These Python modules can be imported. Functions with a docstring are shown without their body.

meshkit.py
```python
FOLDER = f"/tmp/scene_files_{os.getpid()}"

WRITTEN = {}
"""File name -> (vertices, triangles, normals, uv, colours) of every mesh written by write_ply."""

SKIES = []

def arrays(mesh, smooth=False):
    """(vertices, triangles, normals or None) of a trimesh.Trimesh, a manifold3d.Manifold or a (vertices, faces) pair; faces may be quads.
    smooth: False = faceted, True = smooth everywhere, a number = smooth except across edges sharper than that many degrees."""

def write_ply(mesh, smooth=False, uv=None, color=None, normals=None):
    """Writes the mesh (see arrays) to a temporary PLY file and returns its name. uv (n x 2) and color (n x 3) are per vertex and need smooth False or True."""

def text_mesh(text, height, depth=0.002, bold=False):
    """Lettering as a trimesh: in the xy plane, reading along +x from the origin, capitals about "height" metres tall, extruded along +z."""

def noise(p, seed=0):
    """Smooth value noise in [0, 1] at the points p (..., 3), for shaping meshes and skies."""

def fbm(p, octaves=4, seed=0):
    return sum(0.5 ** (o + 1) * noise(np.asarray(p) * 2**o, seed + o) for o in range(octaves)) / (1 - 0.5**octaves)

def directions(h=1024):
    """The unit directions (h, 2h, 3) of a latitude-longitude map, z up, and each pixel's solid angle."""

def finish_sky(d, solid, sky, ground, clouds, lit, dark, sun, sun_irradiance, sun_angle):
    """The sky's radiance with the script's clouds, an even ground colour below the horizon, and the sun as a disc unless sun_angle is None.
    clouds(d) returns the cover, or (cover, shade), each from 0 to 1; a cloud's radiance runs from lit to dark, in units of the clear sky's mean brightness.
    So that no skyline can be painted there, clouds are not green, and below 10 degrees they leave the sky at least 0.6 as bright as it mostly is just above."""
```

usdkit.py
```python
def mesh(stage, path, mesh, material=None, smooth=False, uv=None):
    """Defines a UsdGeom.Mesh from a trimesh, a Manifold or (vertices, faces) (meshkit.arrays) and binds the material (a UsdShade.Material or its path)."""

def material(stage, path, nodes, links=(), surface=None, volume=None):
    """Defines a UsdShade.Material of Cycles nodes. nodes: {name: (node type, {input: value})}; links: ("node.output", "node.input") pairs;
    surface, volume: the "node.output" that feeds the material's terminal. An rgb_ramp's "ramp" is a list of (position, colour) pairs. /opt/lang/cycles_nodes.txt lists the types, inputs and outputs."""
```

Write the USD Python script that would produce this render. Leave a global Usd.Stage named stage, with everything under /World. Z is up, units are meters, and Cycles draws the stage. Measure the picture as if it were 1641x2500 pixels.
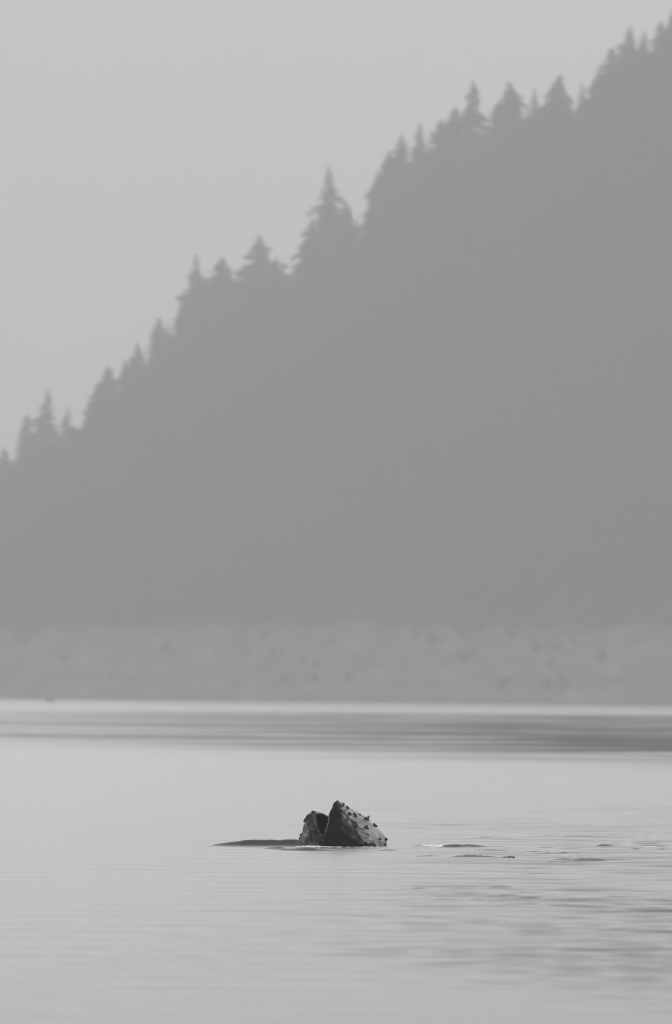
import math
import numpy as np, trimesh, manifold3d, usdkit, meshkit
from pxr import Usd, UsdGeom, UsdLux, UsdShade, Gf, Vt

stage = Usd.Stage.CreateInMemory()
UsdGeom.SetStageUpAxis(stage, 'Z')
UsdGeom.SetStageMetersPerUnit(stage, 1.0)
UsdGeom.Xform.Define(stage, '/World')

# ------------------------------------------------------------------ camera, sky, sun, exposure
PW, PH, P = 1641.0, 2500.0, 4.33e-5            # the photograph's size and radians per pixel
CAM_H, HORIZON, ROLL = 2.02, 1694.7, math.radians(0.45)
PITCH = (HORIZON - PH / 2) * P
FOCUS = 125.5
EXPOSURE = 0.04
cam = UsdGeom.Camera.Define(stage, '/World/camera')
cam.CreateFocalLengthAttr(300.0)
cam.CreateHorizontalApertureAttr(PW * P * 300.0)
cam.CreateFStopAttr(3.5)
cam.CreateFocusDistanceAttr(FOCUS)
cam.CreateClippingRangeAttr((0.5, 30000.0))
cam.CreateExposureAttr(EXPOSURE)
def rot_x(a): c, s = math.cos(a), math.sin(a); return np.array([[1, 0, 0], [0, c, -s], [0, s, c]])
def rot_z(a): c, s = math.cos(a), math.sin(a); return np.array([[c, -s, 0], [s, c, 0], [0, 0, 1]])
CAM_R = rot_x(math.pi / 2 + PITCH) @ rot_z(ROLL)
CAM_O = np.array([0, 0, CAM_H])
_m = np.eye(4); _m[:3, :3] = CAM_R; _m[:3, 3] = CAM_O
cam.AddTransformOp().Set(Gf.Matrix4d(*_m.T.ravel().tolist()))

SUN_DIR = np.array([0.72, 0.34, 0.60]); SUN_DIR /= np.linalg.norm(SUN_DIR)
SUN_EL, SUN_ROT = math.asin(SUN_DIR[2]), math.atan2(SUN_DIR[0], SUN_DIR[1])
sun = UsdLux.DistantLight.Define(stage, '/World/sun')
sun.CreateNormalizeAttr(True); sun.CreateIntensityAttr(0.65); sun.CreateAngleAttr(20.0)
sun.CreateColorAttr(Gf.Vec3f(1, 1, 1))
z = SUN_DIR; x = np.cross([0, 0, 1], z); x /= np.linalg.norm(x); y = np.cross(z, x)
_m = np.eye(4); _m[:3, 0], _m[:3, 1], _m[:3, 2] = x, y, z
sun.AddTransformOp().Set(Gf.Matrix4d(*_m.T.ravel().tolist()))

SKY_STRENGTH, CLOUD = 0.10, 6.9
sky_mat = usdkit.material(stage, '/World/Looks/overcast_sky', {
    'sky': ('sky_texture', {'sky_type': 'single_scattering', 'sun_disc': False, 'sun_elevation': SUN_EL, 'sun_rotation': SUN_ROT}),
    'bw': ('rgb_to_bw', {}),
    'co': ('texture_coordinate', {}),
    'n': ('noise_texture', {'scale': 2.2, 'detail': 4.0, 'roughness': 0.5}),
    'cl': ('map_range', {'from_min': 0.3, 'from_max': 0.7, 'to_min': CLOUD * 0.94, 'to_max': CLOUD * 1.06}),
    'mx': ('mix_color', {'fac': 0.94}),
    'bg': ('background_shader', {'strength': SKY_STRENGTH})},
    [('sky.color', 'bw.color'), ('co.generated', 'n.vector'), ('n.fac', 'cl.value'), ('bw.val', 'mx.a'), ('cl.result', 'mx.b'),
     ('mx.result', 'bg.color')], surface='bg.background')
sky = UsdLux.DomeLight.Define(stage, '/World/sky')
sky.CreateIntensityAttr(1.0)
UsdShade.MaterialBindingAPI.Apply(sky.GetPrim()).Bind(sky_mat)
HAZE_DENSITY = 3.6e-4

# ------------------------------------------------------------------ helpers
def ray(px, py):
    d = CAM_R @ np.array([(px - PW / 2) * P, -(py - PH / 2) * P, -1.0])
    return d / d[1]
def at_depth(px, py, depth):
    return CAM_O + ray(px, py) * depth
def on_water(px, py):
    d = ray(px, py)
    return CAM_O + d * (-CAM_H / d[2])
def D2(x, y): return x / 0.9519, y / 0.9519     # from the size I measured at to the photograph's own pixels

used = {}
def numbered(path):
    n = used.get(path, 0); used[path] = n + 1
    return path if n == 0 else f'{path}_{n:03d}'
def tag(prim, label=None, cat=None, group=None, kind=None):
    for k, v in (('label', label), ('category', cat), ('group', group), ('kind', kind)):
        if v: prim.SetCustomDataByKey(k, v)
    return prim
def obj(name, mesh, mat, parent='/World', smooth=30):
    return usdkit.mesh(stage, numbered(f'{parent}/{name}'), mesh, mat, smooth=smooth).GetPrim()
def thing(name, label, cat, loc=(0, 0, 0), rz=0.0, group=None):
    x = UsdGeom.Xform.Define(stage, numbered(f'/World/{name}'))
    x.AddTranslateOp().Set(Gf.Vec3d(*map(float, loc)))
    if rz: x.AddRotateZOp().Set(math.degrees(rz))
    return tag(x.GetPrim(), label, cat, group)

# ------------------------------------------------------------------ materials (the photograph is black and white: every colour is a grey)
def g(v): return (v, v, v)
def foliage(name, lo, hi):
    return usdkit.material(stage, f'/World/Looks/{name}', {
        'co': ('geometry', {}), 'n': ('noise_texture', {'scale': 0.22, 'detail': 3.0}),
        'oi': ('object_info', {}), 'ad': ('math', {'math_type': 'multiply_add', 'value2': 0.35, 'value3': 0.0}),
        'sm': ('math', {'math_type': 'add'}),
        'r': ('rgb_ramp', {'ramp': [(0.35, g(lo)), (0.95, g(hi))]}),
        'd': ('diffuse_bsdf', {}), 't': ('translucent_bsdf', {}), 'm': ('mix_closure', {'fac': 0.25})},
        [('co.position', 'n.vector'), ('oi.random', 'ad.value1'), ('n.fac', 'sm.value1'), ('ad.value', 'sm.value2'), ('sm.value', 'r.fac'),
         ('r.color', 'd.color'), ('r.color', 't.color'), ('d.BSDF', 'm.closure1'), ('t.BSDF', 'm.closure2')], surface='m.closure')
needles = foliage('conifer_needles', 0.030, 0.065)
alder = foliage('alder_leaves', 0.09, 0.15)
bark = usdkit.material(stage, '/World/Looks/bark', {
    'co': ('geometry', {}), 'n': ('noise_texture', {'scale': 3.0, 'detail': 4.0}), 'r': ('rgb_ramp', {'ramp': [(0.3, g(0.05)), (0.7, g(0.12))]}),
    'p': ('principled_bsdf', {'roughness': 0.9})}, [('co.position', 'n.vector'), ('n.fac', 'r.fac'), ('r.color', 'p.base_color')], surface='p.BSDF')
soil = usdkit.material(stage, '/World/Looks/forest_floor', {
    'co': ('geometry', {}), 'n': ('noise_texture', {'scale': 0.25, 'detail': 5.0}), 'r': ('rgb_ramp', {'ramp': [(0.3, g(0.03)), (0.7, g(0.08))]}),
    'p': ('principled_bsdf', {'roughness': 0.95, 'specular_ior_level': 0.2})}, [('co.position', 'n.vector'), ('n.fac', 'r.fac'), ('r.color', 'p.base_color')], surface='p.BSDF')
bank_mat = usdkit.material(stage, '/World/Looks/shingle_and_grass', {
    'co': ('geometry', {}), 'm': ('mapping', {'scale': (0.10, 0.05, 0.25)}), 'n': ('noise_texture', {'scale': 1.0, 'detail': 5.0, 'roughness': 0.65}),
    'r': ('rgb_ramp', {'ramp': [(0.30, g(0.07)), (0.50, g(0.14)), (0.72, g(0.24))]}),
    'p': ('principled_bsdf', {'roughness': 0.95, 'specular_ior_level': 0.2})}, [('co.position', 'm.vector'), ('m.vector', 'n.vector'), ('n.fac', 'r.fac'), ('r.color', 'p.base_color')], surface='p.BSDF')
rock_mat = usdkit.material(stage, '/World/Looks/wet_rock', {
    'co': ('geometry', {}), 'n': ('noise_texture', {'scale': 1.4, 'detail': 6.0}), 'r': ('rgb_ramp', {'ramp': [(0.3, g(0.05)), (0.75, g(0.16))]}),
    'b': ('bump', {'strength': 0.6, 'distance': 0.1}),
    'p': ('principled_bsdf', {'roughness': 0.6})}, [('co.position', 'n.vector'), ('n.fac', 'r.fac'), ('r.color', 'p.base_color'), ('n.fac', 'b.height'), ('b.normal', 'p.normal')], surface='p.BSDF')

# Water. Glassy left of the whale, breeze-ruffled to the right of it, and a breeze lane in front of the far shore that narrows to the left.
def smooth(name, v, a, b): return {name: ('map_range', {'range_type': 'smoothstep', 'from_min': a, 'from_max': b, 'to_min': 0.0, 'to_max': 1.0, 'clamp': True})}
wn = {
    'ge': ('geometry', {}), 'xyz': ('separate_xyz', {}),
    # breeze lane: along the far shore
    'lx': ('math', {'math_type': 'multiply', 'value2': 3.5}),                # x -> shift of the lane's edges
    'lw': ('mapping', {'scale': (0.010, 0.0040, 1.0)}), 'ln': ('noise_texture', {'scale': 1.0, 'detail': 3.0, 'roughness': 0.6}),
    'lns': ('math', {'math_type': 'multiply_add', 'value2': 300.0, 'value3': -150.0}),
    'ly': ('math', {'math_type': 'add'}), 'lz': ('math', {'math_type': 'add'}),
    'near': ('map_range', {'range_type': 'smoothstep', 'from_min': 265.0, 'from_max': 430.0, 'to_min': 0.0, 'to_max': 1.0, 'clamp': True}),
    'far': ('map_range', {'range_type': 'smoothstep', 'from_min': 960.0, 'from_max': 1090.0, 'to_min': 1.0, 'to_max': 0.0, 'clamp': True}),
    'lane': ('math', {'math_type': 'multiply'}), 'fade': ('map_range', {'from_min': -34.0, 'from_max': 10.0, 'to_min': 0.32, 'to_max': 1.0, 'clamp': True}), 'lane3': ('math', {'math_type': 'multiply'}),
    'st': ('mapping', {'scale': (0.035, 0.036, 1.0)}), 'sn': ('noise_texture', {'scale': 1.0, 'detail': 5.0, 'roughness': 0.7}),
    'sr': ('map_range', {'range_type': 'smoothstep', 'from_min': 0.38, 'from_max': 0.56, 'to_min': 0.25, 'to_max': 1.0, 'clamp': True}),
    'lane2': ('math', {'math_type': 'multiply'}),
    # roughness
    'ro': ('map_range', {'from_min': 0.0, 'from_max': 1.0, 'to_min': 0.21, 'to_max': 0.20, 'clamp': True}),
    # wavelets
    'wm': ('mapping', {'scale': (1.3, 0.9, 1.0)}), 'w': ('noise_texture', {'scale': 1.0, 'detail': 3.0, 'roughness': 0.55}),
    'b': ('bump', {'strength': 0.5, 'distance': 0.03}),
    # ruffled water turns steeper facets to the eye and so mirrors less of the sky
    'fr': ('fresnel', {'IOR': 1.333}), 'ru': ('math', {'math_type': 'multiply_add', 'value2': -0.80, 'value3': 1.0}), 'fm': ('math', {'math_type': 'multiply'}),
    'd': ('diffuse_bsdf', {'color': g(0.03)}), 'gl': ('glossy_bsdf', {'color': g(0.98), 'distribution': 'multi_ggx'}), 'mx': ('mix_closure', {})}
water_mat = usdkit.material(stage, '/World/Looks/sea_water', wn, [
    ('ge.position', 'xyz.vector'), ('ge.position', 'lw.vector'), ('lw.vector', 'ln.vector'), ('ln.fac', 'lns.value1'),
    ('xyz.x', 'lx.value1'), ('xyz.y', 'ly.value1'), ('lns.value', 'ly.value2'), ('ly.value', 'lz.value1'), ('lx.value', 'lz.value2'),
    ('lz.value', 'near.value'), ('ly.value', 'far.value'), ('near.result', 'lane.value1'), ('far.result', 'lane.value2'),
    ('ge.position', 'st.vector'), ('st.vector', 'sn.vector'), ('sn.fac', 'sr.value'), ('lane.value', 'lane3.value1'), ('xyz.x', 'fade.value'), ('fade.result', 'lane3.value2'), ('lane3.value', 'lane2.value1'), ('sr.result', 'lane2.value2'),
    ('lane2.value', 'ro.value'), ('ro.result', 'gl.roughness'), ('lane2.value', 'ru.value1'), ('fr.fac', 'fm.value1'), ('ru.value', 'fm.value2'), ('fm.value', 'mx.fac'),
    ('d.BSDF', 'mx.closure1'), ('gl.BSDF', 'mx.closure2'),
    ('ge.position', 'wm.vector'), ('wm.vector', 'w.vector'), ('w.fac', 'b.height'), ('b.normal', 'gl.normal')], surface='mx.closure')
foam_mat = usdkit.material(stage, '/World/Looks/foam', {'p': ('principled_bsdf', {'base_color': g(0.8), 'roughness': 0.7})}, surface='p.BSDF')

# ------------------------------------------------------------------ whale position
WHALE = on_water(835, 2066)
U = WHALE[1] * P / 0.0085                       # the whale is drawn in units of 0.0085 m per photograph pixel
def img(px, py, y=0.0):                          # photograph pixel -> the whale's own x, z at its distance
    return (px - 835) * 0.0085, y, (2066 - py) * 0.0085

# ------------------------------------------------------------------ sea: one sheet, waves modelled where the lens can see them
rng = np.random.default_rng(5)
def lines(*spans):
    out = []
    for a, b, n in spans: out += list(np.linspace(a, b, n, endpoint=False))
    return np.array(out + [spans[-1][1]])
xs = lines((-6000, -300, 20), (-300, -30, 18), (-30, -8, 30), (-8, -2.6, 68), (-2.6, 4.8, 200), (4.8, 8, 40), (8, 30, 30), (30, 300, 18), (300, 6000, 20))
ys = lines((-900, 20, 12), (20, 47, 30), (47, 75, 520), (75, 119.5, 560), (119.5, 131, 260), (131, 150, 190), (150, 260, 200), (260, 700, 110), (700, 6800, 60))
X, Y = np.meshgrid(xs, ys)
near = np.clip((30 - np.abs(X)) / 21, 0, 1) * np.clip((Y - 20) / 30, 0, 1) * np.clip((260 - Y) / 90, 0, 1)
H = np.zeros_like(X)
gust = meshkit.fbm(np.stack([X * 0.12, Y * 0.05, 0 * X], -1), 3, seed=3)
side = X / (Y * 0.0355)                           # -1 .. 1 across the view at each distance: the breeze comes in from the right
gx = 1 / (1 + np.exp(-(X - 0.6 + 0.010 * (Y - 110)) / 0.9))
mask = (0.10 + 1.35 * np.clip(gust * 2.6 - 0.75, 0, 0.75) * gx) * near
t_near = np.clip((Y - 62) / 45, 0, 1)             # short wavelets close by, longer ones farther out
for k in range(64):
    far_set = k % 2
    L = np.exp(rng.uniform(np.log(0.9), np.log(2.6))) if far_set else np.exp(rng.uniform(np.log(0.26), np.log(0.85)))
    th = math.radians(90 + rng.normal(0, 24))
    ph = rng.uniform(0, 7)
    kx, ky = 2 * math.pi / L * math.cos(th), 2 * math.pi / L * math.sin(th)
    w_ = np.sin(kx * X + ky * Y + ph)
    H += 0.0021 * L * (w_ + 0.35 * w_ * np.abs(w_)) * ((0.45 + 0.10 * t_near) * np.clip((205 - Y) / 80, 0, 1) if far_set else 1.35 - 1.1 * t_near)
H *= mask
def ridge(p0, p1, amp, width, tilt=0.35, grow=0.0):
    """A wave crest between two photograph points: amp metres high, width metres deep; grow > 0 makes it rise along its length and end at its highest."""
    a, b = on_water(*p0), on_water(*p1)
    c0, c1 = np.searchsorted(xs, (a[0] - 0.1, b[0] + 0.1))
    r0, r1 = np.searchsorted(ys, (min(a[1], b[1]) - 1.2, max(a[1], b[1]) + 1.2))
    X_, Y_ = X[r0:r1, c0:c1], Y[r0:r1, c0:c1]
    def wob(f, o, seed): return meshkit.fbm(np.stack([X_ * f, Y_ * 0 + o, 0 * X_], -1), 3, seed)
    t = np.clip((X_ - a[0]) / (b[0] - a[0]), 0, 1)
    yc = (a[1] + b[1]) / 2 + (b[1] - a[1]) * (t - 0.5) * tilt + 0.12 * (wob(1.7, p1[0], 6) - 0.5)
    if grow:
        e = np.clip(t * 1.6, 0, 1) ** grow * np.clip((1 - t) * 9, 0, 1) * (0.62 + 0.76 * wob(3.4, p0[0], 4))
    else:
        e = np.where((t > 0) & (t < 1), np.clip(t * (1 - t) * 4, 0, 1) ** 0.7, 0) * (0.4 + 1.2 * wob(3.0, p0[0], 4)) * np.clip(wob(4.6, 3 * p0[0], 9) * 2.6 - 0.45, 0, 1)
    H[r0:r1, c0:c1] += amp * 0.85 * e * np.exp(-((Y_ - yc) / (width * 0.833)) ** 2)
ridge((512, 2068), (752, 2064), 0.115, 0.13, 0.2, 0.55)
ridge((640, 2073), (700, 2074), 0.060, 0.085)
ridge((670, 2074), (830, 2079), 0.042, 0.08)
ridge((900, 2077), (985, 2077), 0.025, 0.07)
ridge((1075, 2069), (1150, 2069), 0.055, 0.075)
ridge((1110, 2069), (1195, 2069), 0.042, 0.065)
ridge((1003, 2067), (1045, 2066), 0.03, 0.07)
ridge((1005, 2092), (1105, 2088), 0.028, 0.06)
ridge((1095, 2096), (1222, 2091), 0.045, 0.08)
ridge((1310, 2069), (1360, 2071), 0.022, 0.06)
ridge((1360, 2071), (1400, 2072), 0.016, 0.06)
ridge((1455, 2070), (1525, 2068), 0.050, 0.10)
ridge((1520, 2063), (1720, 2070), 0.036, 0.08)
ridge((1540, 2074), (1590, 2074), 0.045, 0.08)
ridge((1392, 2103), (1490, 2103), 0.055, 0.07)
ridge((1470, 2102), (1750, 2096), 0.026, 0.07)
ridge((1270, 2104), (1410, 2103), 0.020, 0.06)
ridge((1590, 2075), (1628, 2074), 0.03, 0.08)
ridge((1465, 2078), (1500, 2077), 0.018, 0.06)
ridge((1280, 2082), (1335, 2082), 0.018, 0.06)
rr = np.random.default_rng(12)
for _ in range(70):                                # thin broken ripple lines spreading over the stirred water to the right
    px, py, ln = rr.uniform(940, 1640), 2030 + 190 * rr.random() ** 1.5, rr.uniform(70, 260)
    ridge((px, py), (px + ln, py + rr.normal(0, 1.0)), rr.uniform(0.010, 0.024), rr.uniform(0.055, 0.08))
V = np.stack([X.ravel(), Y.ravel(), H.ravel()], 1)
nx, ny = len(xs), len(ys)
i, j = np.meshgrid(np.arange(nx - 1), np.arange(ny - 1))
q = np.stack([j * nx + i, j * nx + i + 1, (j + 1) * nx + i + 1, (j + 1) * nx + i], -1).reshape(-1, 4)
tag(obj('water', (V, q), water_mat, smooth=True), 'calm grey sea water with faint ripples, in front of the wooded shore', 'sea', kind='structure')

# ------------------------------------------------------------------ hill: a steep headland rising from the far shore
def shore_depth(a): return np.interp(a, [-3000, 0, 1641, 6000], [3300, 2750, 2400, 1800])
crest = np.array([(-2600, 1640), (-1600, 1560), (-700, 1400), (-300, 1250), (0, 1085), (40, 1060), (80, 1012), (140, 1005), (180, 1025), (200, 985), (215, 925),
    (240, 885), (270, 885), (300, 850), (345, 800), (405, 775), (415, 715), (440, 665), (490, 645), (565, 635), (620, 630), (680, 635), (700, 595), (725, 530),
    (800, 515), (840, 520), (860, 460), (890, 405), (925, 345), (1000, 325), (1060, 270), (1130, 280), (1160, 250), (1220, 240), (1270, 225), (1350, 222),
    (1385, 185), (1410, 135), (1450, 105), (1510, 85), (1562, 50), (1900, -170), (2600, -330), (6000, -420)], float) / 0.9519
BACK, BANK = 190.0, 62.0
def canopy_z(a):
    py = np.interp(a, crest[:, 0], crest[:, 1])
    return np.array([at_depth(A, p_, shore_depth(A) + BACK)[2] for A, p_ in zip(np.atleast_1d(a), np.atleast_1d(py))])
_aa = np.arange(-2800, 6200, 10.0)
_z = canopy_z(_aa)
_k = np.exp(-(np.arange(-16, 17) / 3.5) ** 2); _k /= _k.sum()
_zs = np.convolve(np.pad(_z, 16, mode='edge'), _k, 'valid')
def ground_z(a, s):
    zc = np.maximum(np.interp(a, _aa, _zs) - 26.0, 3.0)
    t = np.clip((s - BANK) / (BACK - BANK), 0, 1)
    prof = 0.93 * t ** 0.85 + 0.07 * t * t
    b = np.clip((s - BACK) / 700, 0, 1)
    base = np.clip((s + 6) / 8.0, -1.5, 1) * 1.2
    bank = 22.0 * np.clip(s / BANK, 0, 1) ** 0.9
    return bank + np.maximum(zc - 21.0, 0) * prof * (1 - 0.2 * b) + base
def on_hill(a, s):
    d = shore_depth(a) + s
    p0 = at_depth(a, HORIZON, d)
    return np.array([(a - PW / 2) * P * d, d, ground_z(a, s)])
A_ = np.concatenate([np.arange(-2800, -200, 100), np.arange(-200, 1860, 14), np.arange(1860, 6201, 100)]).astype(float)
S_ = np.array([-12, -6, -3, 0, 3, 8, 15, 25, 38, 52, 68, 85, 102, 120, 138, 156, 174, 190, 215, 260, 340, 450, 600, 800, 1000], float)
AA, SS = np.meshgrid(A_, S_)
dep = shore_depth(AA) + SS
hx, hz = (AA - PW / 2) * P * dep, ground_z(AA, SS)
hz += (meshkit.fbm(np.stack([hx * 0.06, dep * 0.06, 0 * hx], -1), 3, seed=9) - 0.5) * 4.0 * np.clip(SS / 30, 0, 1)
hz += (meshkit.noise(np.stack([hx * 0.3, dep * 0.05, 0 * hx], -1), 2) - 0.5) * 1.2 * (SS < 10) * (SS > -5)
na, ns = len(A_), len(S_)
i, j = np.meshgrid(np.arange(na - 1), np.arange(ns - 1))
q = np.stack([j * na + i, j * na + i + 1, (j + 1) * na + i + 1, (j + 1) * na + i], -1).reshape(-1, 4)
hz -= 2.6 * np.clip((68 - SS) / 14, 0, 1)
keep = (S_[:-1] >= 25)
tag(obj('hill', (np.stack([hx.ravel(), dep.ravel(), hz.ravel()], 1), q.reshape(ns - 1, na - 1, 4)[keep].reshape(-1, 4)), soil, smooth=True), 'steep misty headland rising to the right behind the water', 'hill', kind='structure')
# the paler bank of shingle, rock and rough grass between the water and the forest
A2 = np.concatenate([np.arange(-2800, -200, 60), np.arange(-200, 1860, 5), np.arange(1860, 6201, 60)]).astype(float)
S2 = np.concatenate([[-12, -6, -3], np.arange(0, 64, 1.6)])
AA, SS = np.meshgrid(A2, S2)
dep = shore_depth(AA) + SS
bx, bz = (AA - PW / 2) * P * dep, ground_z(AA, SS)
lump = meshkit.fbm(np.stack([bx * 0.16, dep * 0.10, 0 * bx], -1), 4, seed=21) - 0.5
bz = bz + lump * 1.9 * np.clip((SS + 4) / 16, 0.12, 1) * np.clip((66 - SS) / 14, 0.1, 1) - 1.2 * np.clip((SS - 58) / 6, 0, 1)
na, ns = len(A2), len(S2)
i, j = np.meshgrid(np.arange(na - 1), np.arange(ns - 1))
q = np.stack([j * na + i, j * na + i + 1, (j + 1) * na + i + 1, (j + 1) * na + i], -1).reshape(-1, 4)
tag(obj('shore_bank', (np.stack([bx.ravel(), dep.ravel(), bz.ravel()], 1), q), bank_mat, smooth=True), 'pale bank of shingle and rough grass along the far waterline, below the forest', 'shore', kind='structure')

# ------------------------------------------------------------------ conifers
def conifer(seed, H, R, bottom=0.12, power=0.85, sparse=1.0, levels=84):
    """Crown of drooping, flattened sprays on whorled limbs, and a tapered trunk with a slight lean."""
    r = np.random.default_rng(seed)
    v, f = [], []
    lean = r.normal(0, 0.008, 2) * H
    def axis(z): t = z / H; return np.array([lean[0] * t * t, lean[1] * t * t, z])
    phase = r.uniform(0, 6.28); power = power * r.uniform(0.8, 1.2); off = r.uniform(0, 90)
    lop = r.uniform(0, 6.28)
    for k in range(levels):
        t = bottom + (0.985 - bottom) * ((k + r.uniform(-0.3, 0.3)) / (levels - 1))
        t = min(max(t, bottom), 0.99)
        n = int(r.integers(5, 8))
        u = (1 - t) / (1 - bottom)
        full = R * (u ** power) * min(1.0, 0.55 + (1 - u) * 3.0) * (0.95 + 0.08 * math.sin(k * 0.37 + phase)) * r.uniform(0.88, 1.1)
        for b in range(n):
            if r.random() > sparse: continue
            az = r.uniform(0, 6.28)
            ln = full * r.uniform(0.38, 1.15) * (1 + 0.16 * math.cos(az - lop)) * (0.52 + 0.95 * float(meshkit.noise(np.array([math.cos(az) * 1.3 + off, math.sin(az) * 1.3, t * H * 0.33]), seed))) + 0.16
            if r.random() < 0.07: ln *= 1.25
            d = np.array([math.cos(az), math.sin(az), 0]); w = np.array([-d[1], d[0], 0])
            rise = r.uniform(0.0, 0.25) if t > 0.6 else r.uniform(-0.25, 0.08)
            o = axis(t * H); r_droop = r.uniform(0.15, 0.45)
            pts = [o + d * ln * s_ + np.array([0, 0, ln * (rise * s_ - r_droop * s_ * s_)]) for s_ in (0.02, 0.4, 0.75, 1.0)]
            wd = [0.08 * ln + 0.10, 0.17 * ln + 0.12, 0.11 * ln + 0.10, 0.02]
            i0 = len(v)
            for p_, w_ in zip(pts, wd):
                sag = np.array([0, 0, -0.45 * w_])
                v.extend([p_ + w * w_ * r.uniform(0.7, 1.2) + sag, p_ + [0, 0, 0.06], p_ - w * w_ * r.uniform(0.7, 1.2) + sag])
            for s_ in range(3):
                a = i0 + 3 * s_
                f += [(a, a + 3, a + 4), (a, a + 4, a + 1), (a + 1, a + 4, a + 5), (a + 1, a + 5, a + 2)]
            for s_ in (1, 2):                                        # hanging side sprays, ragged outline
                for sg in (-1, 1):
                    p_ = pts[s_]; i0 = len(v)
                    l2 = ln * r.uniform(0.22, 0.42) + 0.15
                    e = p_ + (w * sg * 0.8 + d * 0.6) * l2 + np.array([0, 0, -0.35 * l2])
                    v.extend([p_, p_ + d * 0.12 * ln + [0, 0, -0.1 * l2], e, p_ + w * sg * 0.5 * l2 + np.array([0, 0, -0.5 * l2])])
                    f += [(i0, i0 + 1, i0 + 2), (i0, i0 + 2, i0 + 3)]
    zz = np.linspace(-1.5, H * 0.995, 9); tv, tf = [], []
    for a, zv in enumerate(zz):
        rad = max(0.012 * H * (1 - max(zv, 0) / H) ** 0.8, 0.03) * (1.25 if a == 0 else 1)
        c = axis(zv)
        for s_ in range(7): tv.append(c + rad * np.array([math.cos(s_ * 0.8976), math.sin(s_ * 0.8976), 0]))
    for a in range(8):
        for s_ in range(7):
            p0, p1 = a * 7 + s_, a * 7 + (s_ + 1) % 7
            tf += [(p0, p1, p1 + 7), (p0, p1 + 7, p0 + 7)]
    return (np.array(v), np.array(f)), (np.array(tv), np.array(tf))

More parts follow.
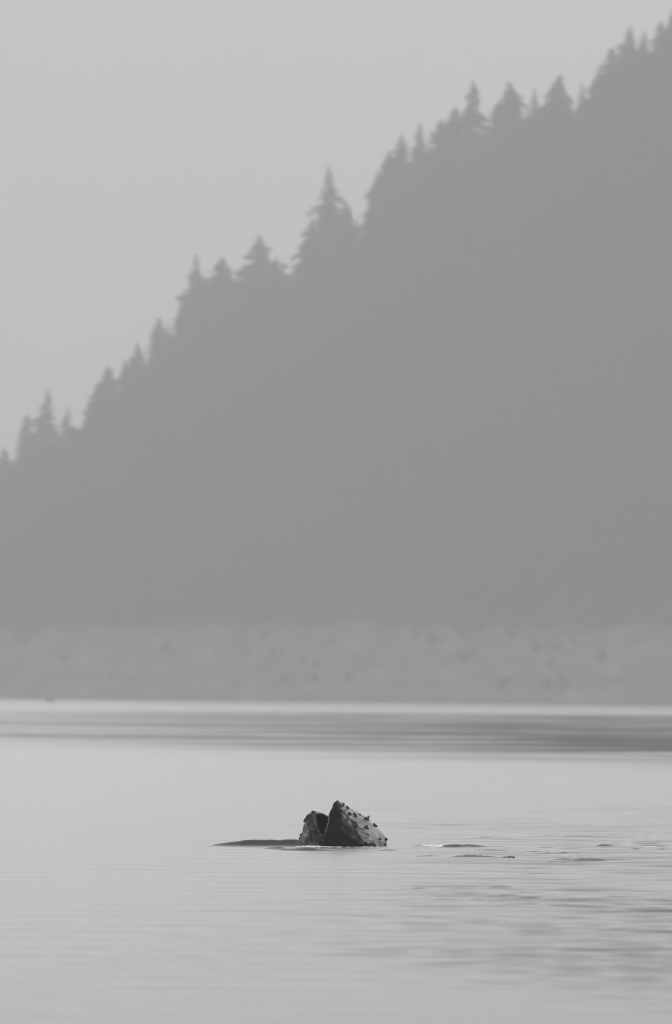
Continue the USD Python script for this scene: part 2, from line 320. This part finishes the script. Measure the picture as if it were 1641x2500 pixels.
# (tip in measured pixels, half width over height, how far inland, sparseness, label)
TREES = [
    (12, 1042, 0.16, 185, 0.9, 'thin conifer at the very left edge of the picture, lowest on the ridge'),
    (65, 962, 0.20, 186, 0.8, 'ragged conifer just left of the leftmost needle-thin spire'),
    (110, 905, 0.13, 188, 0.85, 'needle-thin spire rising between two lower trees at the far left of the ridge'),
    (155, 945, 0.15, 184, 0.85, 'conifer just right of the leftmost needle-thin spire, before the ridge gap'),
    (250, 853, 0.19, 186, 1.0, 'dense conifer right of the first sky gap, foot of the slope up'),
    (228, 890, 0.16, 180, 1.0, 'small conifer on the left shoulder of the dense tree past the first gap'),
    (318, 797, 0.18, 186, 1.0, 'second conifer up the slope from the first sky gap, pointed top'),
    (290, 838, 0.17, 178, 1.0, 'low conifer tucked between the first two pointed trees past the gap'),
    (365, 737, 0.17, 188, 1.0, 'narrow pointed conifer in the lower half of the ridge, alone below the lacy spire'),
    (388, 775, 0.15, 180, 0.9, 'small conifer leaning on the right side of the narrow pointed one'),
    (425, 690, 0.17, 184, 0.75, 'ragged conifer at the left foot of the lacy thin spire'),
    (455, 590, 0.14, 189, 0.75, 'lacy thin spire left of the blunt tree and the broad tree, mid-ridge'),
    (520, 598, 0.19, 187, 1.0, 'blunt rounded conifer between the lacy spire and the broad tree'),
    (600, 545, 0.25, 188, 1.0, 'broad dense conifer with wide sloping shoulders, left of the tallest tree'),
    (645, 598, 0.20, 182, 0.85, 'lower conifer on the right shoulder of the broad dense tree'),
    (762, 385, 0.19, 189, 0.95, 'tallest lone conifer, standing clear of the others near the centre of the ridge'),
    (728, 505, 0.20, 184, 0.9, 'conifer at the left skirt of the tallest lone tree'),
    (805, 470, 0.17, 184, 0.85, 'thin conifer at the right skirt of the tallest lone tree, before the bright notch'),
    (880, 398, 0.17, 187, 1.0, 'first conifer right of the bright notch, foot of the steep step'),
    (905, 350, 0.17, 188, 1.0, 'second conifer up the steep step right of the notch'),
    (935, 312, 0.16, 188, 0.95, 'flat-topped conifer at the head of the steep step'),
    (976, 285, 0.13, 188, 0.8, 'slim spire just right of the flat-topped tree at the head of the step'),
    (1030, 278, 0.17, 186, 1.0, 'low rounded conifer between the slim spire and the pillar-shaped tree'),
    (1060, 250, 0.17, 186, 1.0, 'conifer on the left flank of the pillar-shaped tree'),
    (1100, 185, 0.15, 190, 0.95, 'pillar-shaped conifer standing clear with sky on both sides, upper ridge'),
    (1190, 192, 0.18, 189, 1.0, 'bushy conifer right of the pillar-shaped tree, across a notch'),
    (1160, 235, 0.17, 184, 0.9, 'lower conifer on the left side of the bushy tree past the notch'),
    (1245, 204, 0.12, 188, 0.75, 'thin wispy conifer between the bushy tree and the dome-topped tree'),
    (1300, 174, 0.21, 189, 1.0, 'dome-topped dense conifer on the upper ridge, before the last climb'),
    (1352, 192, 0.13, 186, 0.7, 'sparse thin conifer right of the dome-topped tree, sky showing through'),
    (1392, 165, 0.17, 186, 1.0, 'conifer at the foot of the last climb, upper right'),
    (1422, 112, 0.18, 187, 0.9, 'ragged conifer half way up the last climb, upper right'),
    (1465, 60, 0.19, 189, 0.9, 'tall ragged conifer at the top of the last climb, upper right'),
    (1500, 75, 0.16, 186, 0.85, 'conifer just right of the tall ragged one, upper right'),
    (1535, 48, 0.17, 188, 1.0, 'conifer next to the top right corner of the picture'),
    (1566, 18, 0.18, 188, 1.0, 'conifer cut by the right edge of the picture, highest of all'),
]
for k, (tx, ty, ratio, s, sp, label) in enumerate(TREES):
    px, py = D2(tx, ty)
    d = shore_depth(px) + s
    tip = at_depth(px, py, d)
    gz = float(ground_z((tip[0] / d) / P + PW / 2, s))
    height = min(max(tip[2] - gz, 16.0), 62.0) + 0.8
    base = np.array([tip[0], d, tip[2] - height + 0.4])
    t = thing('conifer_tree', label, 'tree', base, group='conifers along the ridge')
    crown, trunk = conifer(100 + k, height, height * ratio * (1.55 if label.startswith('tallest') else 1.9), bottom=0.16, power=0.84, sparse=sp)
    obj('crown', crown, needles, t.GetPath(), smooth=False)
    obj('trunk', trunk, bark, t.GetPath(), smooth=True)

def instancer(path, protos, pos, idx, scale, rz, label, cat):
    pi = UsdGeom.PointInstancer.Define(stage, path)
    rel = pi.CreatePrototypesRel()
    for k, parts in enumerate(protos):
        x = UsdGeom.Xform.Define(stage, f'{path}/kinds/kind_{"abcdefgh"[k]}')
        for nm, mesh, mat in parts: usdkit.mesh(stage, f'{x.GetPath()}/{nm}', mesh, mat, smooth=False)
        rel.AddTarget(x.GetPath())
    pi.CreateProtoIndicesAttr(Vt.IntArray.FromNumpy(np.asarray(idx, np.int32)))
    pi.CreatePositionsAttr(Vt.Vec3fArray.FromNumpy(np.asarray(pos, np.float32)))
    pi.CreateScalesAttr(Vt.Vec3fArray.FromNumpy(np.asarray(scale, np.float32)))
    pi.CreateOrientationsAttr(Vt.QuathArray([Gf.Quath(float(math.cos(a / 2)), 0, 0, float(math.sin(a / 2))) for a in rz]))
    tag(pi.GetPrim(), label, cat, kind='stuff')

r = np.random.default_rng(17)
protos = []
for k, (hh, rr) in enumerate([(24, 0.25), (27, 0.22), (22, 0.30), (26, 0.27), (23, 0.24)]):
    c, t = conifer(900 + k, hh, hh * rr, bottom=0.14, levels=34)
    protos.append([('crown', c, needles), ('trunk', t, bark)])
pos, idx, sc, rz, seen = [], [], [], [], {}
tries = 0
while tries < 9000 and len(pos) < 2600:
    tries += 1
    a = r.uniform(-700, 2500); s = r.uniform(58, 215)
    p_ = on_hill(a, s)
    cell = (int(p_[0] // 4.0), int(p_[1] // 4.8))
    if cell in seen: continue
    seen[cell] = 1
    f = r.uniform(0.72, 1.06)
    if s > 140: f = r.uniform(0.78, 1.08)
    pos.append(p_ - [0, 0, 0.6]); idx.append(r.integers(0, 5)); sc.append((f * r.uniform(0.9, 1.15),) * 2 + (f,)); rz.append(r.uniform(0, 6.28))
instancer('/World/forest', protos, pos, idx, sc, rz, 'dark conifer forest covering the misty hillside down to the shore', 'forest')

# alders and brush along the water's edge: paler, rounder
def alder_tree(seed, hh, rr):
    r = np.random.default_rng(seed); v, f = [], []
    for k in range(520):
        d = r.normal(size=3); d /= np.linalg.norm(d); d[2] = abs(d[2]) * 1.1 - 0.25
        p_ = np.array([d[0] * rr, d[1] * rr, hh * (0.45 + 0.5 * d[2])]) * r.uniform(0.72, 1.0) * (1 + 0.18 * math.sin(3 * d[0] + seed) )
        a = r.normal(size=3); a /= np.linalg.norm(a); b = np.cross(a, r.normal(size=3)); b /= np.linalg.norm(b)
        s_ = r.uniform(0.45, 0.9); i0 = len(v)
        v.extend([p_ + a * s_, p_ + b * s_ * 0.7, p_ - a * s_, p_ - b * s_ * 0.7]); f += [(i0, i0 + 1, i0 + 2), (i0, i0 + 2, i0 + 3)]
    return np.array(v), np.array(f)
ap = [[('crown', alder_tree(k, hh, rr), alder)] for k, (hh, rr) in enumerate([(9, 3.2), (12, 3.6), (7, 3.0), (14, 4.2)])]
pos, idx, sc, rz = [], [], [], []
for k in range(150):
    a = r.uniform(-700, 2500); s = r.uniform(4, 46) if k % 2 else r.uniform(46, 64)
    p_ = on_hill(a, s); f = r.uniform(0.16, 0.40) if s < 46 else r.uniform(0.4, 0.9)
    pos.append(p_ - [0, 0, 0.8]); idx.append(r.integers(0, 4)); sc.append((f, f, f * r.uniform(0.8, 1.2))); rz.append(r.uniform(0, 6.28))
instancer('/World/shoreline_brush', ap, pos, idx, sc, rz, 'low paler brush dotted over the far shore bank below the dark conifers', 'brush')

def boulder(seed, size):
    rr = np.random.default_rng(seed)
    m = trimesh.creation.icosphere(3)
    n = meshkit.fbm(m.vertices * 1.6 + rr.uniform(0, 50, 3), 4, seed)
    m.vertices *= (0.7 + 0.6 * n)[:, None]
    m.vertices *= np.asarray(size) / 2
    return m
p_ = on_water(127, 1713)
t = obj('shore_rock', boulder(4, (2.0, 2.0, 1.4)), rock_mat, smooth=40)
UsdGeom.Xformable(t).AddTranslateOp().Set(Gf.Vec3d(p_[0], p_[1] - 8, 0.2))
tag(t, 'small dark rock at the waterline of the far shore, left', 'rock')

# ------------------------------------------------------------------ whale: the tips of both open jaws above the water
def hull(pts, grow=0.0):
    ms = []
    for *c, rad in pts:
        s = manifold3d.Manifold.sphere(rad + grow, 16).translate(c)
        ms.append(s)
    return manifold3d.Manifold.batch_hull(ms)
left_outer = hull([(-.60, 0, .675, .045), (-.66, .05, .655, .04), (-.55, .05, .66, .04), (-.87, 0, .05, .05), (-.95, 0, -.5, .08),
    (-.635, -.12, .62, .02), (-.535, -.30, .42, .02), (-.41, -.42, .17, .025), (-.35, -.46, -.5, .03),
    (-.48, .22, .675, .035), (-.40, .33, .65, .035), (-.33, .40, .60, .035), (-.22, .46, .55, .03), (-.22, .46, -.5, .03),
    (-.74, -.30, .10, .05), (-.8, -.35, -.5, .05), (-.7, .4, .1, .05), (-.75, .4, -.5, .05)])
def shifted(pts, dx): return pts + [(a + dx, b, c, d) for a, b, c, d in pts]
left_hollow = hull(shifted([(-.605, -.07, .63, .01), (-.52, -.25, .43, .01), (-.41, -.36, .18, .01), (-.48, .15, .655, .01), (-.40, .26, .63, .01), (-.33, .33, .58, .01), (-.23, .40, .51, .01)], .3)
    + [(-.66, .05, .42, .03), (-.58, .1, -.1, .03)])
right_outer = hull([(-.118, 0, .895, .05), (-.06, .02, .885, .05), (-.15, 0, .83, .03), (-.18, -.12, .725, .02), (-.25, -.25, .60, .02), (-.315, -.38, .355, .02), (-.40, -.46, .15, .02), (-.40, -.5, -.5, .03),
    (-.17, .2, .72, .02), (-.22, .35, .55, .02), (-.25, .45, .2, .02), (-.25, .46, -.5, .03),
    (.163, .05, .765, .045), (.33, .05, .655, .045), (.498, .05, .545, .045), (.727, .05, .335, .045), (.88, .05, .12, .05), (.93, .05, -.5, .08),
    (0, -.45, .25, .06), (.35, -.42, .02, .08), (0, -.55, -.5, .05), (.5, -.4, -.5, .05), (.1, .5, .25, .05), (.5, .5, -.5, .05)])
right_hollow = hull(shifted([(-.19, -.06, .68, .01), (-.27, -.19, .56, .01), (-.335, -.32, .33, .01), (-.38, -.40, .14, .01), (-.16, .14, .68, .01), (-.22, .29, .52, .01), (-.24, .38, .2, .01)], -.3)
    + [(0, .05, .58, .03), (.15, .1, .2, .03), (.1, .1, -.1, .03)])
body = (left_outer - left_hollow) + (right_outer - right_hollow)
body = body.refine_to_length(0.03)
mm = body.to_mesh()
wm = trimesh.Trimesh(mm.vert_properties[:, :3], mm.tri_verts, process=True)
trimesh.smoothing.filter_taubin(wm, lamb=0.5, nu=0.51, iterations=30)
wv = np.array(wm.vertices)
n1 = meshkit.fbm(wv * np.array([4, 4, 4]) + 7, 3, seed=6) - 0.5
n2 = meshkit.fbm((wv @ np.array([[.8, 0, .6], [0, 1, 0], [-.6, 0, .8]])) * np.array([2.2, 9, 12]), 3, seed=8) - 0.5   # creases along the jaw
wm.vertices = wv + np.array(wm.vertex_normals) * (0.075 * n1 + 0.03 * n2)[:, None]

from scipy.spatial import ConvexHull
def inside(m, p):
    eq = ConvexHull(m.to_mesh().vert_properties[:, :3]).equations
    return (p @ eq[:, :3].T + eq[:, 3]).max(1) < 0.0
wv = np.array(wm.vertices)
_out = wv + 0.04 * np.array(wm.vertex_normals)
mouth = inside(left_hollow, _out) | inside(right_hollow, _out)
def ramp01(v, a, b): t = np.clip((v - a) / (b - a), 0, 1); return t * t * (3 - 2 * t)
wear = np.where(wv[:, 0] > -0.42, 0.66 * ramp01(1.1 * wv[:, 0] + wv[:, 2] + 0.3 * (meshkit.fbm(wv * 5, 3, 31) - 0.5), 0.68, 0.90), 0)  # upper right slope paler: sky light on wet skin put into the colour, with scars
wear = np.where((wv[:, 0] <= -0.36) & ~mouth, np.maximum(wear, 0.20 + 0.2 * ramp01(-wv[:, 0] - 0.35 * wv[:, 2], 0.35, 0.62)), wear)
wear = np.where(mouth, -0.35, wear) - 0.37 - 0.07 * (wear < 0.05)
# wear: pale scratched skin outside, right slope's lit look painted in; mouth's lining set darkest
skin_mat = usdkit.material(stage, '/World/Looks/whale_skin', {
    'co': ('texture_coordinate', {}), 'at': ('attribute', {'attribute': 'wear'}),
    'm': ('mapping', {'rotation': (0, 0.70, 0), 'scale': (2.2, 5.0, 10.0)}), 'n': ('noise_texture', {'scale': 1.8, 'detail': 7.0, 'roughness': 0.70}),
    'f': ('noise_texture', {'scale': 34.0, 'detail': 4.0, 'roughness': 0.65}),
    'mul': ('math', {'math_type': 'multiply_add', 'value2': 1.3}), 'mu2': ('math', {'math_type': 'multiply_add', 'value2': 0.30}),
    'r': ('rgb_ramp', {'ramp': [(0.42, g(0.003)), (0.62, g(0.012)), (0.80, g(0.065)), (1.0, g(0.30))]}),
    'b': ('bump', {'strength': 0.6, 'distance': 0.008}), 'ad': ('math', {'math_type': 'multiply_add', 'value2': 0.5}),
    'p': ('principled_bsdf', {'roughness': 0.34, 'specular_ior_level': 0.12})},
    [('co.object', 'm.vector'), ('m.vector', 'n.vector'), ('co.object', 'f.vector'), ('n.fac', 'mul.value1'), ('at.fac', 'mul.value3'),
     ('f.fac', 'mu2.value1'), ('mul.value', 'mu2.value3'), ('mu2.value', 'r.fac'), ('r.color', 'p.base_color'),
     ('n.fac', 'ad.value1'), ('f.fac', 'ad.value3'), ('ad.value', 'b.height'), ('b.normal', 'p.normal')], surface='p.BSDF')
knob_mat = usdkit.material(stage, '/World/Looks/whale_knob', {
    'co': ('texture_coordinate', {}), 'n': ('noise_texture', {'scale': 30.0, 'detail': 4.0}), 'r': ('rgb_ramp', {'ramp': [(0.3, g(0.006)), (0.8, g(0.03))]}),
    'p': ('principled_bsdf', {'roughness': 0.6, 'specular_ior_level': 0.3})}, [('co.object', 'n.vector'), ('n.fac', 'r.fac'), ('r.color', 'p.base_color')], surface='p.BSDF')
lip_mat = usdkit.material(stage, '/World/Looks/whale_lip', {
    'co': ('texture_coordinate', {}), 'n': ('noise_texture', {'scale': 14.0, 'detail': 4.0}), 'r': ('rgb_ramp', {'ramp': [(0.35, g(0.02)), (0.7, g(0.16))]}),
    'p': ('principled_bsdf', {'roughness': 0.4})}, [('co.object', 'n.vector'), ('n.fac', 'r.fac'), ('r.color', 'p.base_color')], surface='p.BSDF')

whale = thing('humpback_whale', 'dark humpback whale head breaking the surface, jaws open, knobs along both jaws', 'whale', WHALE)
def scaled(m): m = m.copy(); m.apply_scale(U); return m
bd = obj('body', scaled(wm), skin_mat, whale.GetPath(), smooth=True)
from pxr import Sdf
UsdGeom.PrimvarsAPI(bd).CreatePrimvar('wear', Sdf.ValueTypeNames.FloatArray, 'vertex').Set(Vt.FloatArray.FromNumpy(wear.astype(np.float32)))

tri = np.array(wm.triangles)
def hit(o, d):
    e1, e2 = tri[:, 1] - tri[:, 0], tri[:, 2] - tri[:, 0]
    h = np.cross(d, e2); a = (e1 * h).sum(1); ok = np.abs(a) > 1e-12
    f = 1 / np.where(ok, a, 1); s = o - tri[:, 0]; u = f * (s * h).sum(1); q_ = np.cross(s, e1); v = f * (q_ @ d); t = f * (e2 * q_).sum(1)
    ok &= (u >= 0) & (v >= 0) & (u + v <= 1) & (t > 0)
    if not ok.any(): return None
    k = np.argmin(np.where(ok, t, np.inf))
    return o + d * t[k], wm.face_normals[k]
def knob(zx, zy, rad, k):
    """A knob at a point of the enlarged photograph, seated on the skin; a point just off the outline slides towards the jaw's middle."""
    x0, _, z0 = img(700 + zx / 5.579, 1920 + zy / 5.579)
    cx, cz = (-0.6, 0.3) if zx < 480 else (0.2, 0.2)
    for s in np.linspace(0, 0.5, 51):
        x1, z1 = x0 + (cx - x0) * s, z0 + (cz - z0) * s
        found = hit(np.array([x1, -5.0, z1]), np.array([0, 1.0, 0]))
        if found is not None: break
    p_, n_ = found
    r_ = np.random.default_rng(40 + k)
    n_ = n_ / np.linalg.norm(n_)
    ta = np.cross(n_, [0.3, 0.2, 0.9]); ta /= np.linalg.norm(ta); tb = np.cross(n_, ta)
    bits = []
    for e in range(7):                                             # a low, uneven cluster: one broad swelling with barnacle-like lumps on it
        m = trimesh.creation.icosphere(2)
        d = meshkit.fbm(m.vertices * 2.4 + r_.uniform(0, 30, 3), 3, seed=k)
        m.vertices *= (0.5 + 1.0 * d)[:, None]
        sz = rad * (0.85 if e == 0 else r_.uniform(0.28, 0.55))
        m.vertices = m.vertices[:, :1] * ta * sz * r_.uniform(0.9, 1.2) + m.vertices[:, 1:2] * tb * sz * r_.uniform(0.9, 1.2) + m.vertices[:, 2:] * n_ * sz * (0.7 if e == 0 else 1.0)
        if e: m.apply_translation(ta * r_.normal(0, 0.5) * rad + tb * r_.normal(0, 0.5) * rad + n_ * rad * r_.uniform(0.0, 0.35))
        m.apply_translation(p_)
        bits.append(m)
    m = trimesh.util.concatenate(bits)
    obj('tubercle', scaled(m), knob_mat, whale.GetPath(), smooth=True)
PXU = 0.0085 / 5.579
for k, (zx, zy, rz_) in enumerate([(245, 440, 27), (272, 395, 22), (300, 432, 20), (325, 398, 17), (295, 520, 20), (157, 672, 17), (165, 722, 18), (352, 352, 15),
        (775, 236, 17), (830, 293, 26), (852, 378, 30), (935, 395, 31), (1000, 385, 14), (1095, 442, 34), (1197, 530, 31), (1085, 552, 28), (1275, 712, 22), (1362, 715, 31),
        (684, 198, 14), (742, 264, 17), (1092, 772, 24), (930, 545, 20), (1340, 790, 20), (800, 330, 14)]):
    knob(zx, zy, rz_ * (1.15 if zx < 480 else 0.9) * PXU, k)

def lip(points, rad):
    pts = np.array(points, float)
    t = np.linspace(0, len(pts) - 1, 40); sp = np.stack([np.interp(t, np.arange(len(pts)), pts[:, c]) for c in range(3)], 1)
    for _ in range(6): sp[1:-1] = 0.25 * sp[:-2] + 0.5 * sp[1:-1] + 0.25 * sp[2:]
    near_, dist, _t = trimesh.proximity.closest_point_naive(wm, sp)
    sp = np.array(near_)
    for _ in range(3): sp[1:-1] = 0.25 * sp[:-2] + 0.5 * sp[1:-1] + 0.25 * sp[2:]
    d = np.gradient(sp, axis=0); d /= np.linalg.norm(d, axis=1, keepdims=True)
    a = np.cross(d, [0, 1.0, 0]); a /= np.linalg.norm(a, axis=1, keepdims=True); b = np.cross(d, a)
    rr = rad * np.sin(np.linspace(0.25, math.pi - 0.25, 40)) ** 0.5 * (0.85 + 0.3 * meshkit.noise(np.stack([np.arange(40) * .5] * 3, -1), 3))
    ang = np.arange(8) * math.pi / 4
    v = sp[:, None] + rr[:, None, None] * (np.cos(ang)[None, :, None] * a[:, None] + np.sin(ang)[None, :, None] * b[:, None])
    i_, j_ = np.meshgrid(np.arange(39), np.arange(8), indexing='ij')
    q_ = np.stack([i_ * 8 + j_, i_ * 8 + (j_ + 1) % 8, (i_ + 1) * 8 + (j_ + 1) % 8, (i_ + 1) * 8 + j_], -1).reshape(-1, 4)
    obj('lip', (v.reshape(-1, 3) * U, q_), lip_mat, whale.GetPath(), smooth=True)
lip([(-.63, -.10, .63), (-.585, -.22, .53), (-.535, -.32, .42), (-.475, -.38, .30), (-.42, -.42, .19)], 0.009)
lip([(-.18, -.12, .72), (-.255, -.26, .60), (-.29, -.33, .46), (-.32, -.40, .34), (-.37, -.44, .22)], 0.012)

# foam and kelp on the water round the whale
r = np.random.default_rng(3)
fm = []
def foam(px, py, n, wx, wy, s):
    for _ in range(3 * n):
        p_ = on_water(px + r.normal(0, wx), py + r.normal(0, wy))
        m = trimesh.creation.icosphere(1); m.vertices *= r.uniform(0.5, 1.0) * 0.62 * s * np.array([r.uniform(1, 3.0), 1.4, 0.30]); m.apply_translation([p_[0], p_[1], 0.008]); fm.append(m)
foam(765, 2068, 40, 22, 0.8, 0.018); foam(985, 2071, 26, 30, 1.2, 0.014); foam(1045, 2066, 26, 10, 1.2, 0.022); foam(1072, 2067, 22, 7, 1.2, 0.022)
foam(1536, 2064, 26, 7, 0.8, 0.020); foam(1590, 2069, 18, 12, 0.8, 0.016); foam(880, 2070, 26, 50, 1.0, 0.013)
tag(obj('foam', trimesh.util.concatenate(fm), foam_mat, smooth=True), 'thin white foam on the disturbed water around the whale', 'foam', kind='stuff')

kelp_mat = usdkit.material(stage, '/World/Looks/kelp', {'p': ('principled_bsdf', {'base_color': g(0.05), 'roughness': 0.3})}, surface='p.BSDF')
def kelp(px, py, length, label, seed):
    r_ = np.random.default_rng(seed)
    p_ = on_water(px, py)
    t = thing('floating_kelp', label, 'kelp', p_)
    bulb = boulder(seed, (length * 0.17, length * 0.15, length * 0.15)); bulb.apply_translation([length * 0.38, 0, length * 0.05])
    obj('bulb', bulb, kelp_mat, t.GetPath(), smooth=True)
    for k in range(6):                                            # limp blades, trailing to the left and arching out of the water here and there
        n = 16; u = np.linspace(0, 1, n)
        xx = length * (0.4 - u * r_.uniform(0.5, 1.0)); yy = np.cumsum(r_.normal(0, 0.02, n)) + (k - 2.5) * 0.03
        zz = length * (0.02 + 0.12 * np.maximum(np.sin(u * r_.uniform(5, 11) + k), 0) * (1 - 0.7 * u))
        w_ = length * 0.06 * np.sin(np.linspace(0.5, math.pi - 0.1, n)) * r_.uniform(0.6, 1.3, n)
        v = np.concatenate([np.stack([xx, yy - w_, zz - w_ * 0.8], 1), np.stack([xx, yy, zz + 0.003], 1), np.stack([xx, yy + w_, zz - w_ * 0.8], 1)])
        q_ = np.array([(c * n + e, c * n + e + 1, (c + 1) * n + e + 1, (c + 1) * n + e) for c in range(2) for e in range(n - 1)])
        obj('blade', (v, q_), kelp_mat, t.GetPath(), smooth=True)
kelp(1236, 2096, 0.24, 'larger dark clump of kelp floating right of the whale, bulb at its right end', 5)
kelp(1332, 2082, 0.12, 'tiny dark bit of kelp floating farther off, up and right of the larger clump', 8)

# ------------------------------------------------------------------ haze: the air of the whole place
haze_mat = usdkit.material(stage, '/World/Looks/haze_air', {'v': ('principled_volume', {'color': g(1.0), 'density': HAZE_DENSITY, 'anisotropy': 0.0})}, volume='v.volume')
hb = trimesh.creation.box(bounds=[(-6200, -1000, -6), (6200, 7000, 340)])
tag(obj('haze', hb, haze_mat, smooth=False), 'pale grey mist over the water and the hillside', 'haze', kind='stuff')
